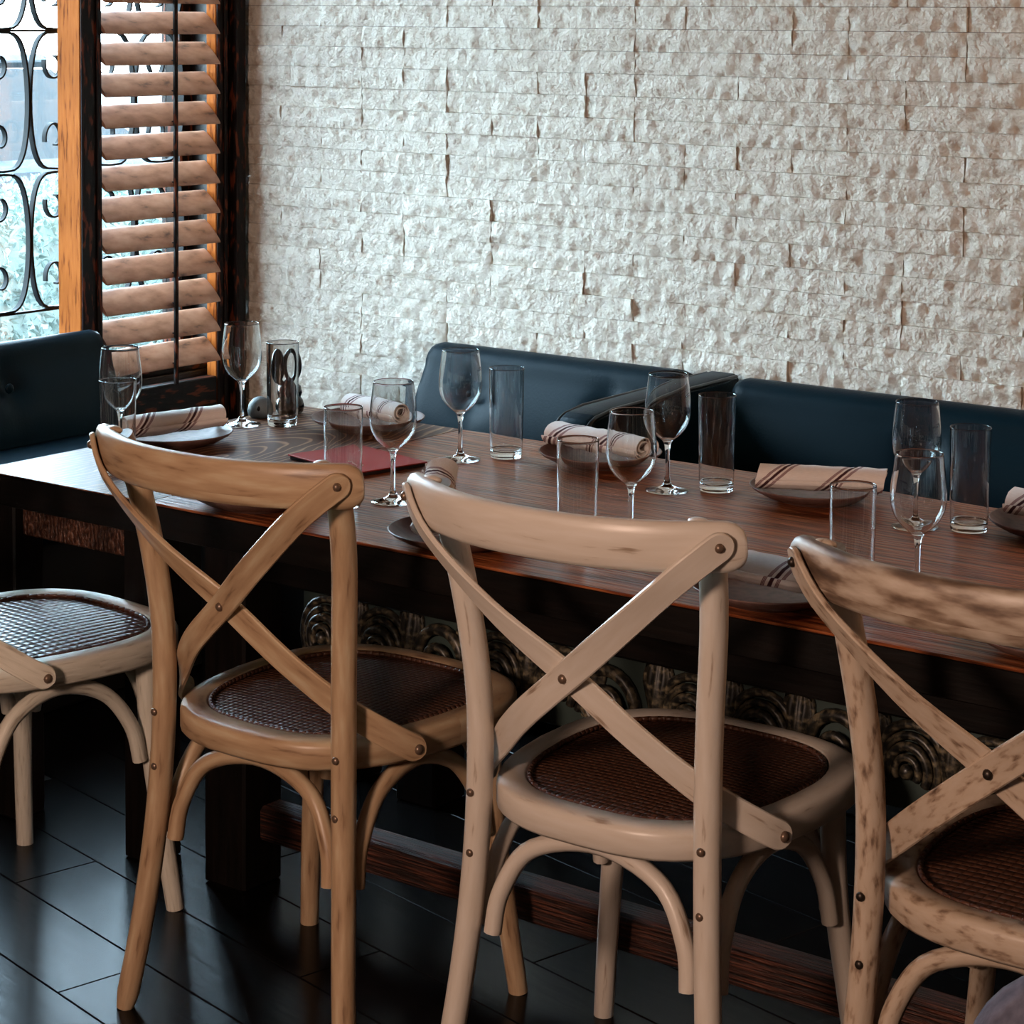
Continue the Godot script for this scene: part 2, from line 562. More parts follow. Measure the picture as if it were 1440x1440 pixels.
func stone_mesh(l: float, h: float, s: int) -> ArrayMesh:
	var a := noise(s, 1.0, 3)
	var b := noise(s + 50, 1.0, 2)
	var nx := int(l / 0.0135)
	var ny := 5
	var st := begin()
	var p := []
	for j in ny + 1:
		var row := []
		for i in nx + 1:
			var x := -l / 2 + l * i / nx
			var y := -h / 2 + h * j / ny
			var jx := 0.0 if i == 0 or i == nx else 0.004 * a.get_noise_3d(i * 3.7, j * 5.1, 9)
			var jy := 0.0 if j == 0 or j == ny else 0.003 * a.get_noise_3d(i * 2.9, j * 4.3, 19)
			var z := 0.0095 * a.get_noise_2d(x * 40, y * 15 + s) + 0.0030 * b.get_noise_2d(x * 75, y * 40) + 0.0025 * absf(b.get_noise_2d(x * 22 + 40, y * 8))
			if i == 0 or i == nx: z -= 0.001
			if j == 0 or j == ny: z -= 0.0008
			row.append(Vector3(x + jx, y + jy, z))
		p.append(row)
	st.set_smooth_group(0)
	for j in ny:
		for i in nx:
			if (i + j + s) % 2:
				quad(st, p[j][i], p[j][i + 1], p[j + 1][i + 1], p[j + 1][i])
			else:
				quad(st, p[j][i + 1], p[j + 1][i + 1], p[j + 1][i], p[j][i])
	var back := Vector3(0, 0, -0.026)
	st.set_smooth_group(-1)
	for i in nx:
		quad(st, p[0][i + 1], p[0][i], p[0][i] * Vector3(1, 1, 0) + back, p[0][i + 1] * Vector3(1, 1, 0) + back)
		quad(st, p[ny][i], p[ny][i + 1], p[ny][i + 1] * Vector3(1, 1, 0) + back, p[ny][i] * Vector3(1, 1, 0) + back)
	for j in ny:
		quad(st, p[j][0], p[j + 1][0], p[j + 1][0] * Vector3(1, 1, 0) + back, p[j][0] * Vector3(1, 1, 0) + back)
		quad(st, p[j + 1][nx], p[j][nx], p[j][nx] * Vector3(1, 1, 0) + back, p[j + 1][nx] * Vector3(1, 1, 0) + back)
	return done(st)

func build_floor() -> void:
	var st := begin()
	slab(st, Vector3(WIN_X - 0.2, -0.2, WALL_Z - 0.2), Vector3(ROOM_X + 0.2, -0.006, ROOM_Z + 0.2))
	var floor_ := structure("floor", st, M.subfloor)
	var turn := Basis(Vector3.UP, deg_to_rad(-12.6))
	var wide := 0.1645
	var long := 1.10
	st = begin()
	bar(st, Vector3.ZERO, Vector3(long - 0.002, 0.02, wide - 0.002), 0.0012, 0)
	var mesh := done(st)
	# seams measured at n = -2.036 + k * wide across the boards
	for k in range(-20, 26):
		var zc: float = -2.036 + (k + 0.5) * wide
		var shift := fposmod(k * 0.41 + 0.27, 1.0) * long
		for i in range(-7, 8):
			var c := turn * Vector3(i * long + shift, 0, zc)
			var ok := true
			for q in [Vector3(-0.55, 0, -0.08), Vector3(0.55, 0, -0.08), Vector3(0.55, 0, 0.08), Vector3(-0.55, 0, 0.08)]:
				var w: Vector3 = c + turn * q
				if w.x < WIN_X or w.x > ROOM_X - 1.2 or w.z < WALL_Z or w.z > 1.2: ok = false
			if not ok: continue
			var o := put("plank", mesh, M["floor_%d" % (rng.randi() % 4)], floor_, Vector3(c.x, -0.01, c.z))
			o.basis = turn

# ---------------------------------------------------------------- window, shutter, grille
func build_window() -> void:
	# wooden frame and one pane
	var spans := [[-4.56, -2.95]]
	for n in spans.size():
		var a: float = spans[n][0]
		var b: float = spans[n][1]
		var w := Node3D.new()
		w.name = "window_%d" % (n + 1)
		add_child(w)
		w.set_meta("kind", "structure")
		for bz in [[a, a + 0.05], [b - 0.05, b]]:
			var st := begin()
			slab(st, Vector3(WIN_X - 0.19, SILL, bz[0]), Vector3(WIN_X - 0.11, HEAD, bz[1]), 0.004, 1)
			part("jamb", st, M.dark_stain, w)
		for by in [[SILL, SILL + 0.05], [HEAD - 0.05, HEAD]]:
			var st := begin()
			slab(st, Vector3(WIN_X - 0.19, by[0], a + 0.05), Vector3(WIN_X - 0.11, by[1], b - 0.05), 0.004, 2)
			part("rail", st, M.dark_stain, w)
		var st := begin()
		slab(st, Vector3(WIN_X - 0.172, SILL + 0.05, a + 0.05), Vector3(WIN_X - 0.166, HEAD - 0.05, b - 0.05), 0.0005)
		part("pane", st, M.pane, w)
		st = begin()
		slab(st, Vector3(WIN_X - 0.11, SILL, a), Vector3(WIN_X + 0.0, SILL + 0.02, b), 0.004, 2)
		part("sill", st, M.dark_stain, w)
	build_shutter()
	build_grille()
	# corner post of dark wood where the shutter meets the stone
	var st := begin()
	slab(st, Vector3(WIN_X + 0.002, 0, -4.572), Vector3(-4.372, ROOM_Y - 0.001, -4.536), 0.004, 1)
	structure("trim_1", st, M.dark_stain)

func build_shutter() -> void:
	var x1 := SHUTTER_X
	var x0 := SHUTTER_X - 0.095
	var z_in := -3.985    # edge towards the open window
	var z_out := -4.532
	var sh := thing("louvred_shutter", "closed wooden shutter of wide tilted louvres between dark stained uprights", "shutter", Vector3((x0 + x1) / 2, 0, (z_in + z_out) / 2))
	var o := Vector3((x0 + x1) / 2, 0, (z_in + z_out) / 2)
	var bottom := 0.30
	# uprights: dark room face on a pine core
	for s in [[z_in - 0.072, z_in, x0], [z_out, z_out + 0.046, x1 - 0.045]]:
		var st := begin()
		slab(st, Vector3(s[2], bottom, s[0]) - o, Vector3(x1 - 0.008, HEAD, s[1]) - o, 0.002, 1)
		var core := part("upright", st, M.pine, sh)
		st = begin()
		slab(st, Vector3(x1 - 0.008, bottom, s[0] + 0.001) - o, Vector3(x1, HEAD, s[1] - 0.001) - o, 0.003, 1)
		part("face_board", st, M.dark_stain, core)
		st = begin()
		slab(st, Vector3(x1, bottom, s[0] + 0.012) - o, Vector3(x1 + 0.006, HEAD, s[0] + 0.024) - o, 0.002, 1)
		part("bead", st, M.dark_stain, core)
	var za := z_out + 0.046
	var zb := z_in - 0.072
	var st := begin()
	slab(st, Vector3(x0 + 0.05, bottom, za) - o, Vector3(x1 - 0.004, 0.545, zb) - o, 0.003, 2)
	part("bottom_rail", st, M.dark_stain, sh)
	st = begin()
	slab(st, Vector3(x0 + 0.05, HEAD - 0.08, za) - o, Vector3(x1 - 0.004, HEAD, zb) - o, 0.003, 2)
	part("top_rail", st, M.dark_stain, sh)
	# louvres: lens-shaped slats, room edge low
	var pitch := 0.0828
	st = begin()
	var tilt := deg_to_rad(43.0)
	var rings := []
	for zz in [zb - 0.002, za + 0.002]:
		var ring := []
		for k in 16:
			var a := TAU * k / 16
			var u := 0.045 * cos(a)
			var v := 0.0065 * sin(a) * (1.0 if absf(cos(a)) < 0.99 else 0.3)
			# u runs to the room and down
			ring.append(Vector3(u * cos(tilt) + v * sin(tilt), -u * sin(tilt) + v * cos(tilt), zz - o.z))
		rings.append(ring)
	rings.reverse()
	loft(st, rings)
	var slat := done(st)
	var y := 0.6225
	var tones := []
	for v in 5:
		var m: StandardMaterial3D = M.slat.duplicate()
		m.uv1_offset = Vector3(0.37 * v, 0.23 * v, 0)
		tones.append(m)
	var row := 0
	while y < HEAD - 0.11:
		put("slat", slat, tones[row * 2 % 5], sh, Vector3(0.0265, y, 0))
		row += 1
		y += pitch
	# tilt rod before the slats
	st = begin()
	slab(st, Vector3(x1 + 0.012, 0.545, -4.312) - o, Vector3(x1 + 0.024, HEAD - 0.16, -4.299) - o, 0.003, 1)
	var rod := part("tilt_rod", st, M.dark_stain, sh)
	st = begin()
	var k := 0
	var yy := 0.6225 - 0.03
	while yy < HEAD - 0.2:
		slab(st, Vector3(x1 + 0.0, yy + 0.01, -4.308) - o, Vector3(x1 + 0.013, yy + 0.013, -4.303) - o, 0.0005, 0)
		yy += pitch
	part("staple", st, M.iron, rod)

func flat_iron(pts: Array, at: Vector3, parent: Node, called: String, w := 0.018, t := 0.006) -> void:
	# pts in the (z, y) plane
	var p3 := []
	var nn := []
	for i in pts.size():
		p3.append(at + Vector3(0, pts[i].y, pts[i].x))
	for i in p3.size():
		var d := tangent(p3, i)
		nn.append(d.cross(Vector3.RIGHT))
	var st := begin()
	ribbon(st, p3, nn, w, t, 0.0008)
	part(called, st, M.iron, parent)

func build_grille() -> void:
	var gx := WIN_X - 0.085
	var g := thing("window_grille", "black wrought iron grille of linked ovals and scrolls in the window", "grille", Vector3(gx, 0, 0))
	var wide := 0.188
	var high := 0.370
	var zs := -3.931       # a stem
	var ybar := 1.511     # a crossbar; cusps lie half-way between the bars
	for c in range(-3, 7):
		var zc: float = zs + wide * (c + 0.5)
		if zc > -3.05: continue
		for r in range(-2, 3):
			var yc: float = ybar - high * (r + 0.5)
			if yc + high / 2 > HEAD or yc - high / 2 < SILL: continue
			# an oval: straight sides, round ends that touch the next oval
			var pts := []
			var hw := wide / 2 - 0.003
			var hh := high / 2 - 0.004
			for k in 37:
				var a := TAU * k / 36.0
				var sx := signf(cos(a)) * pow(absf(cos(a)), 0.50)
				var sy := signf(sin(a)) * pow(absf(sin(a)), 1.0)
				pts.append(Vector2(zc + hw * sx, yc + hh * sy))
			flat_iron(pts, Vector3.ZERO, g, "oval")
			# a scroll curling inwards near each end of the oval
			for e in [-1, 1]:
				var sp := []
				for k in 19:
					var t := k / 18.0
					var a: float = lerpf(-0.3, 4.6, t)
					var rad: float = lerpf(0.040, 0.020, t)
					sp.append(Vector2(zc + rad * cos(a) * 0.85 + 0.008, yc + e * (hh - 0.085 - rad * sin(a) * 1.1)))
				if e > 0: sp.reverse()
				flat_iron(sp, Vector3.ZERO, g, "scroll", 0.016, 0.005)
	for y in [ybar + high * 2, ybar, ybar - high * 2]:
		if y > HEAD or y < SILL: continue
		flat_iron([Vector2(-4.56, y), Vector2(-3.6, y), Vector2(-2.95, y)], Vector3.ZERO, g, "crossbar", 0.016, 0.006)

# ---------------------------------------------------------------- banquettes (front faces +z, the length along x)
func backrest_mesh(l: float, y0: float, h: float, lean: float, thick: float, buttons: Array) -> ArrayMesh:
	var st := begin()
	var nx := int(l / 0.018) + 1
	var rings := []
	for i in nx + 1:
		var x := -l / 2 + l * i / nx
		var edge: float = minf(x + l / 2, l / 2 - x)
		var k: float = 1.0
		if edge < 0.035: k = sqrt(maxf(0.0, 1 - pow(1 - edge / 0.035, 2)))
		var ring := []
		# front from bottom to top, over the roll, down the back
		var prof := []
		for j in 13:
			var t := j / 12.0
			prof.append(Vector2(-lean * t + 0.018 * sin(PI * t), y0 + (h - 0.05) * t))
		for j in range(1, 9):
			var a := PI * j / 9.0
			prof.append(Vector2(-lean - thick / 2 + thick / 2 * cos(a), y0 + h - 0.05 + 0.05 * sin(a)))
		prof.append(Vector2(-lean - thick, y0 + h - 0.05))
		prof.append(Vector2(-lean - thick, y0))
		for j in prof.size():
			var p: Vector2 = prof[j]
			var z := p.x
			var y := p.y
			if j < 14:
				for b in buttons:
					var dd := Vector2(x - b.x, (y - b.y) * 1.1).length()
					z -= 0.022 * exp(-pow(dd / 0.045, 2)) + 0.006 * exp(-absf(x - b.x) / 0.014) * exp(-absf(y - b.y) / 0.10)
			# the ends round off
			var cz := -lean - thick * 0.5
			z = cz + (z - cz) * (0.55 + 0.45 * k)
			if y > y0 + h - 0.09: y -= (1 - k) * 0.045
			ring.append(Vector3(x, y, z))
		rings.append(ring)
	for r in rings: r.reverse()
	loft(st, rings, true, true)
	return done(st)

func button_mesh() -> ArrayMesh:
	var st := begin()
	ball(st, Vector3.ZERO, Vector3(0.013, 0.013, 0.007), 12, 6)
	return done(st)

func banquette(label: String, at: Vector3, turn: float, l: float, seat_y: float, h: float, buttons: Array, depth: float, thick := 0.11) -> Node3D:
	var b := thing("banquette", label, "bench", at, turn, "teal leather banquettes")
	var back := put("backrest", backrest_mesh(l, seat_y - 0.02, h, 0.07, thick, buttons), M.leather, b)
	var bm := button_mesh()
	for q in buttons:
		var t: float = clampf((q.y - seat_y) / h, 0, 1)
		put("button", bm, M.leather, back, Vector3(q.x, q.y, -0.07 * t + 0.018 * sin(PI * t) - 0.024))
	# seat cushion with rounded edges
	var st := begin()
	var rings := []
	for e in [[-l / 2, 0.03], [-l / 2 + 0.012, 0.008], [-l / 2 + 0.035, 0.0], [l / 2 - 0.035, 0.0], [l / 2 - 0.012, 0.008], [l / 2, 0.03]]:
		var ring := []
		for c in [[depth, 0.10], [depth + 0.012, 0.07], [depth + 0.012, 0.03], [depth, 0.008], [depth - 0.03, 0.0], [0.0, 0.004], [-0.01, 0.10]]:
			ring.append(Vector3(e[0], seat_y - c[1] - e[1] * 0.5, c[0] - (e[1] if c[0] > 0.1 else 0.0)))
		rings.append(ring)
	for r in rings: r.reverse()
	loft(st, rings)
	part("seat_cushion", st, M.leather, b)
	st = begin()
	slab(st, Vector3(-l / 2 + 0.01, 0, -0.07 - thick * 0.6), Vector3(l / 2 - 0.01, seat_y - 0.101, depth - 0.04), 0.005)
	part("plinth", st, M.plinth, b)
	return b

func build_banquettes() -> void:
	banquette("teal leather banquette along the stone wall, short one left of the padded arm", Vector3(-3.235, 0, -4.37), 0, 0.80, 0.46, 0.275, [Vector2(0.20, 0.60), Vector2(-0.2, 0.60)], 0.58)
	banquette("long teal leather banquette along the stone wall right of the padded arm", Vector3(-1.49, 0, -4.37), 0, 2.46, 0.46, 0.275, [Vector2(-0.70, 0.60), Vector2(-0.24, 0.60), Vector2(0.22, 0.60), Vector2(0.68, 0.60)], 0.58)
	banquette("teal leather bench under the iron-grilled window, at the end of the table", Vector3(-4.245, 0, -3.17), PI / 2, 1.66, 0.495, 0.262, [Vector2(0.47, 0.63), Vector2(0.0, 0.63), Vector2(-0.47, 0.63)], 0.52, 0.07)
	# the padded arm between the two wall benches
	var arm := thing("bench_arm", "padded teal leather arm dividing the two wall banquettes", "armrest", Vector3(-2.785, 0, -4.2))
	var st := begin()
	var rings := []
	for e in [[-0.045, 0.012], [-0.038, 0.003], [-0.030, 0.0], [0.030, 0.0], [0.038, 0.003], [0.045, 0.012]]:
		var i: float = e[1]
		var ring := []
		var pts := [Vector2(-0.345, 0.0), Vector2(-0.345, 0.712 - i), Vector2(0.18, 0.700 - i)]
		for k in 7:
			var a := PI / 2 * (1 - k / 6.0)
			pts.append(Vector2(0.22 + (0.09 - i) * cos(a), 0.607 + (0.09 - i) * sin(a)))
		pts.append(Vector2(0.31 - i, 0.0))
		for p in pts: ring.append(Vector3(e[0], p.y, p.x))
		rings.append(ring)
	for r in rings: r.reverse()
	loft(st, rings, true, true, true)
	var body := part("body", st, M.leather, arm)
	for s in [-1, 1]:
		var line := [Vector3(s * 0.041, 0.706, -0.34), Vector3(s * 0.041, 0.697, 0.18)]
		for k in 7:
			var a := PI / 2 * (1 - k / 6.0)
			line.append(Vector3(s * 0.041, 0.607 + 0.084 * sin(a), 0.22 + 0.084 * cos(a)))
		line.append(Vector3(s * 0.041, 0.05, 0.304))
		st = begin()
		tube(st, line, 0.005, 8)
		part("piping", st, M.piping, body)

# ---------------------------------------------------------------- tables
const NEAR_Z := -2.627
const FAR_Z := -3.49

func build_tables() -> void:
	# the small end table
	var t := thing("end_table", "small wooden table with arched pale grain at the window end", "table", Vector3(-2.96, 0, -3.06))
	var o := Vector3(-2.96, 0, -3.06)
	var st := begin()
	slab(st, Vector3(-3.18, TOP_Y - 0.058, FAR_Z) - o, Vector3(-2.747, TOP_Y - 0.002, NEAR_Z) - o, 0.002, 0)
	var edge := part("tabletop", st, M.table_dark, t)
	st = begin()
	st.set_smooth_group(-1)
	var a := Vector3(-3.18, TOP_Y, FAR_Z) - o
	var b := Vector3(-2.747, TOP_Y, NEAR_Z) - o
	var lo := TOP_Y - 0.002
	quad(st, Vector3(a.x, TOP_Y, b.z), Vector3(b.x, TOP_Y, b.z), Vector3(b.x, TOP_Y, a.z), Vector3(a.x, TOP_Y, a.z), Vector2(0, 1), Vector2(1, 1), Vector2(1, 0), Vector2(0, 0))
	quad(st, Vector3(a.x, lo, b.z), Vector3(b.x, lo, b.z), Vector3(b.x, TOP_Y, b.z), Vector3(a.x, TOP_Y, b.z), Vector2(0, 1), Vector2(1, 1), Vector2(1, 1), Vector2(0, 1))
	quad(st, Vector3(b.x, lo, b.z), Vector3(b.x, lo, a.z), Vector3(b.x, TOP_Y, a.z), Vector3(b.x, TOP_Y, b.z), Vector2(1, 1), Vector2(1, 0), Vector2(1, 0), Vector2(1, 1))
	quad(st, Vector3(a.x, lo, a.z), Vector3(a.x, lo, b.z), Vector3(a.x, TOP_Y, b.z), Vector3(a.x, TOP_Y, a.z), Vector2(0, 0), Vector2(0, 1), Vector2(0, 1), Vector2(0, 0))
	quad(st, Vector3(b.x, lo, a.z), Vector3(a.x, lo, a.z), Vector3(a.x, TOP_Y, a.z), Vector3(b.x, TOP_Y, a.z), Vector2(1, 0), Vector2(0, 0), Vector2(0, 0), Vector2(1, 0))
	part("veneer", st, M.table_arch, edge)
	for p in [[-3.375, -2.885], [-3.0, -2.885], [-3.375, -3.46], [-3.0, -3.46]]:
		st = begin()
		slab(st, Vector3(p[0], 0, p[1]) - o, Vector3(p[0] + 0.075, TOP_Y - 0.058, p[1] + 0.075) - o, 0.004, 1)
		part("leg", st, M.table_dark, t)
	for z in [-2.875, -3.45]:
		st = begin()
		slab(st, Vector3(-3.30, 0.555, z) - o, Vector3(-3.0, TOP_Y - 0.0585, z + 0.045) - o, 0.004, 0)
		part("apron", st, M.rough_board, t)
	# the long table
	o = Vector3(-1.6, 0, -3.06)
	var l := thing("long_table", "long brown wooden table with a carved frieze beneath its top", "table", o)
	var x0 := -2.745
	var x1 := -0.45
	# boards of the top
	st = begin()
	slab(st, Vector3(x0, TOP_Y - 0.058, FAR_Z) - o, Vector3(x1, TOP_Y - 0.004, NEAR_Z) - o, 0.002, 0)
	var core := part("tabletop", st, M.table_dark, l)
	st = begin()
	slab(st, Vector3(x0, TOP_Y - 0.0045, FAR_Z) - o, Vector3(x1, TOP_Y, NEAR_Z) - o, 0.0012, 0)
	part("veneer", st, M.table_long, core)
	for p in [[x0 - 0.055, -2.915], [-0.62, -2.915], [x0 - 0.055, -3.45], [-0.62, -3.45]]:
		st = begin()
		slab(st, Vector3(p[0], 0, p[1]) - o, Vector3(p[0] + 0.10, TOP_Y - 0.058, p[1] + 0.10) - o, 0.005, 1)
		part("leg", st, M.table_dark, l)
	st = begin()
	slab(st, Vector3(x0 + 0.046, 0.556, -2.90) - o, Vector3(-0.62, TOP_Y - 0.0585, -2.850) - o, 0.004, 0)
	part("apron", st, M.table_dark, l)
	st = begin()
	slab(st, Vector3(x0 + 0.046, 0.555, -3.44) - o, Vector3(-0.62, TOP_Y - 0.0585, -3.40) - o, 0.004, 0)
	part("apron", st, M.table_dark, l)
	st = begin()
	slab(st, Vector3(x0 + 0.046, 0.088, -2.905) - o, Vector3(-0.62, 0.150, -2.85) - o, 0.006, 0)
	part("stretcher", st, M.beam, l)
	build_frieze(l, o)

func build_frieze(l: Node3D, o: Vector3) -> void:
	var xa := -2.69
	var xb := -0.63
	var y0 := 0.382
	var y1 := 0.535
	var zb := -2.958
	var st := begin()
	slab(st, Vector3(xa, y0, zb - 0.02) - o, Vector3(xb, y1, zb) - o, 0.003, 0)
	var f := part("frieze", st, M.carved_ground, l)
	f.set_meta("label", "carved frieze of scrolls and leaves in worn black and gold")
	var pitch := 0.128
	var n := int((xb - xa) / pitch)
	var arch := begin()
	# a shell: ridges in nested arches round a boss
	for k in 4:
		var r: float = [0.058, 0.045, 0.032, 0.019][k]
		var pts := []
		for i in 17:
			var a := lerpf(-0.55, PI + 0.55, i / 16.0)
			pts.append(Vector3(r * cos(a), 0.066 + r * 1.15 * sin(a), 0.004 + 0.006 * k))
		tube(arch, pts, [0.0075, 0.0065, 0.0075, 0.006][k], 8)
	ball(arch, Vector3(0, 0.066, 0.022), Vector3(0.011, 0.012, 0.010), 12, 8)
	var arch_mesh := done(arch)
	var volute := begin()
	var sp := []
	var rad := []
	for i in 40:
		var t := i / 39.0
		var a := t * 3.8 * PI - 0.6
		var r := lerpf(0.056, 0.006, t)
		sp.append(Vector3(r * cos(a), 0.072 + r * 1.1 * sin(a), 0.006 + 0.020 * t))
		rad.append(lerpf(0.0115, 0.006, t))
	tube(volute, sp, rad, 8)
	ball(volute, Vector3(0, 0.072, 0.028), Vector3(0.009, 0.009, 0.007), 10, 6)
	var volute_mesh := done(volute)
	var leaf := begin()
	# a drooping leaf: broad and scalloped above, pointed below, ridged like a shell
	var rows := []
	for i in 11:
		var t := i / 10.0
		var w: float = 0.003 + 0.031 * pow(t, 0.8) * (1.0 if t < 0.85 else 1.0 - (t - 0.85) * 2.2)
		var y: float = 0.010 + 0.134 * t
		var ring := []
		for q in 17:
			var u := 1.0 - q / 8.0
			var lift: float = (0.003 + 0.013 * sin(PI * clampf(t, 0.05, 0.95))) * (1 - u * u) + 0.0045 * t * absf(cos(u * PI * 2.0))
			ring.append(Vector3(u * w, y - 0.010 * t * u * u, 0.002 + lift))
		for q in 3:
			var u := -1.0 + q
			ring.append(Vector3(u * w, y, 0.0))
		ring.reverse()
		rows.append(ring)
	rows.reverse()
	for ring in rows: ring.reverse()
	loft(leaf, rows)
	var leaf_mesh := done(leaf)
	for k in n:
		var x: float = xa + pitch * (k + 0.5)
		var at := Vector3(x, y0, zb) - o
		if k % 3 == 2:
			var v := put("scroll", volute_mesh, M.carved, f, at)
			if k % 2: v.rotation = Vector3(0, 0, 0.5)
		else:
			put("shell", arch_mesh, M.carved, f, at)
		put("leaf", leaf_mesh, M.carved, f, at + Vector3(pitch / 2, 0, 0))

# ---------------------------------------------------------------- chairs
func seat_outline(inset: float, y: float, n := 44) -> Array:
	var out := []
	for k in n:
		var a := TAU * k / n
		var x := signf(cos(a)) * pow(absf(cos(a)), 0.68) * (0.236 - inset)
		var z := -signf(sin(a)) * pow(absf(sin(a)), 0.74) * (0.252 - inset)
		x *= 1.0 - 0.42 * (z + 0.02) * (0.55 if z < 0 else 1.0)
		out.append(Vector3(x, y, z))
	return out

func chair_post(s: float) -> Array:
	return smooth_line([Vector3(s * 0.230, 0.0, 0.258), Vector3(s * 0.211, 0.12, 0.243), Vector3(s * 0.196, 0.27, 0.226), Vector3(s * 0.187, 0.42, 0.216), Vector3(s * 0.185, 0.56, 0.214), Vector3(s * 0.190, 0.66, 0.219), Vector3(s * 0.202, 0.77, 0.233), Vector3(s * 0.211, 0.86, 0.254), Vector3(s * 0.214, 0.910, 0.276)], 30)

func make_chair(label: String, m: Material, rail_m: Material, cane: Material, bolt: Material, at: Vector3, turn: float) -> Node3D:
	var c := thing("cross_back_chair", label, "chair", at, turn, "cross-back chairs along the table")
	var top := 0.488
	# seat ring
	var st := begin()
	var rings := []
	for q in [[0.006, top - 0.044], [0.0, top - 0.038], [0.0, top - 0.010], [0.003, top - 0.003], [0.010, top], [0.038, top], [0.042, top - 0.004], [0.042, top - 0.040], [0.036, top - 0.044]]:
		rings.append(seat_outline(q[0], q[1]))
	grain_round = true
	loft(st, rings, false, false, false, true)
	grain_round = false
	var seat := part("seat", st, m, c)
	# woven panel, slightly domed
	st = begin()
	rings = []
	for i in 7:
		var t := i / 6.0
		var r := seat_outline(0.0415, 0.0)
		for k in r.size():
			r[k] = Vector3(r[k].x * (1 - t), top - 0.007 + 0.006 * sin(t * PI / 2), r[k].z * (1 - t))
		rings.append(r)
	loft(st, rings, false, false)
	var panel := part("cane_panel", st, cane, seat)
	# bead round the cane
	st = begin()
	var bead := seat_outline(0.046, top - 0.003, 60)
	bead.append(bead[0])
	tube(st, bead, 0.004, 6, false)
	part("bead", st, cane, seat)
	# rear posts run from the floor to the top rail
	for s in [-1.0, 1.0]:
		st = begin()
		var pts := chair_post(s)
		var rad := []
		for i in pts.size(): rad.append(0.0175 + 0.0015 * clampf(pts[i].y / 0.5, 0, 1) - (0.004 if i == 0 else 0.0))
		tube(st, pts, rad, 14)
		var post := part("rear_post", st, m, c)
		for y in [0.474, 0.388]:
			st = begin()
			ball(st, Vector3(s * 0.187, y, 0.235), Vector3(0.006, 0.006, 0.004), 10, 6)
			part("bolt", st, bolt, post)
	# front legs
	for s in [-1.0, 1.0]:
		st = begin()
		var pts := smooth_line([Vector3(s * 0.224, 0.0, -0.165), Vector3(s * 0.207, 0.15, -0.150), Vector3(s * 0.190, 0.30, -0.138), Vector3(s * 0.184, 0.446, -0.134)], 14)
		var rad := []
		for i in pts.size(): rad.append(lerpf(0.0155, 0.0195, i / 13.0))
		tube(st, pts, rad, 14)
		part("front_leg", st, m, c)
	# bent braces: rear, front and both sides
	var arcs := []
	arcs.append([Vector3(-0.160, 0.275, 0.216), Vector3(-0.150, 0.335, 0.210), Vector3(-0.105, 0.402, 0.201), Vector3(0, 0.430, 0.195), Vector3(0.105, 0.402, 0.201), Vector3(0.150, 0.335, 0.210), Vector3(0.160, 0.275, 0.216)])
	arcs.append([Vector3(-0.172, 0.27, -0.150), Vector3(-0.160, 0.335, -0.155), Vector3(-0.11, 0.402, -0.160), Vector3(0, 0.430, -0.162), Vector3(0.11, 0.402, -0.160), Vector3(0.160, 0.335, -0.155), Vector3(0.172, 0.27, -0.150)])
	for s in [-1.0, 1.0]:
		arcs.append([Vector3(s * 0.194, 0.275, 0.196), Vector3(s * 0.190, 0.335, 0.182), Vector3(s * 0.186, 0.402, 0.135), Vector3(s * 0.186, 0.430, 0.05), Vector3(s * 0.188, 0.402, -0.040), Vector3(s * 0.192, 0.335, -0.095), Vector3(s * 0.196, 0.27, -0.112)])
	for a in arcs:
		st = begin()
		tube(st, smooth_line(a, 36), 0.0132, 10)
		part("brace", st, m, c)
	# top rail: bent, deep, rounded on the outside, thinner at the ends
	st = begin()
	rings = []
	for i in 41:
		var f := -1.0 + 2.0 * i / 40.0
		var u := sin(f * PI / 2)
		var x := 0.265 * u
		var z := 0.353 - 0.090 * pow(absf(u), 2.4)
		var e: float = clampf((1 - absf(u)) / 0.09, 0, 1)
		var k := sqrt(1 - pow(1 - e, 2)) * 0.62 + 0.38
		var hh := 0.034 * k
		var th := 0.0150 * (0.75 + 0.25 * k)
		var nrm := Vector3(signf(u) * 2.4 * 0.090 * pow(absf(u), 1.4) / 0.270, 0, 1).normalized()
		var yc := 0.893 - 0.004 * (1 - u * u)
		var ring := []
		for q in 16:
			var a := TAU * q / 16
			var yy := signf(sin(a)) * pow(absf(sin(a)), 0.75) * hh
			var tt := signf(cos(a)) * pow(absf(cos(a)), 0.7) * th
			# leans back a little at the top
			ring.append(Vector3(x, yc + yy, z + 0.10 * yy) + nrm * tt)
		ring.reverse()
		rings.append(ring)
	loft(st, rings)
	var rail := part("top_rail", st, rail_m, c)
	for s in [-1.0, 1.0]:
		st = begin()
		ball(st, Vector3(s * 0.213, 0.921, 0.292), Vector3(0.017, 0.007, 0.010), 12, 6)
		part("post_end", st, m, rail)
	# crossed straps
	for s in [-1.0, 1.0]:
		var off := 0.005 if s > 0 else -0.005
		var line := smooth_line([Vector3(s * 0.260, 0.908, 0.292), Vector3(s * 0.203, 0.853, 0.323 + off), Vector3(s * 0.10, 0.762, 0.310 + off), Vector3(0, 0.680, 0.272 + off), Vector3(-s * 0.09, 0.605, 0.243 + off), Vector3(-s * 0.164, 0.540, 0.195), Vector3(-s * 0.219, 0.490, 0.140), Vector3(-s * 0.243, 0.463, 0.098)], 40)
		var nn := []
		for i in 40:
			var t := i / 39.0
			nn.append(Vector3(s * 1.5, 0, 1).lerp(Vector3(0, 0, 1), smoothstep(0.06, 0.5, t)).lerp(Vector3(-s, 0, 0.30), smoothstep(0.62, 0.92, t)))
		st = begin()
		ribbon(st, line, nn, 0.040, 0.008, 0.0018, true)
		var strap := part("strap", st, m, c)
		st = begin()
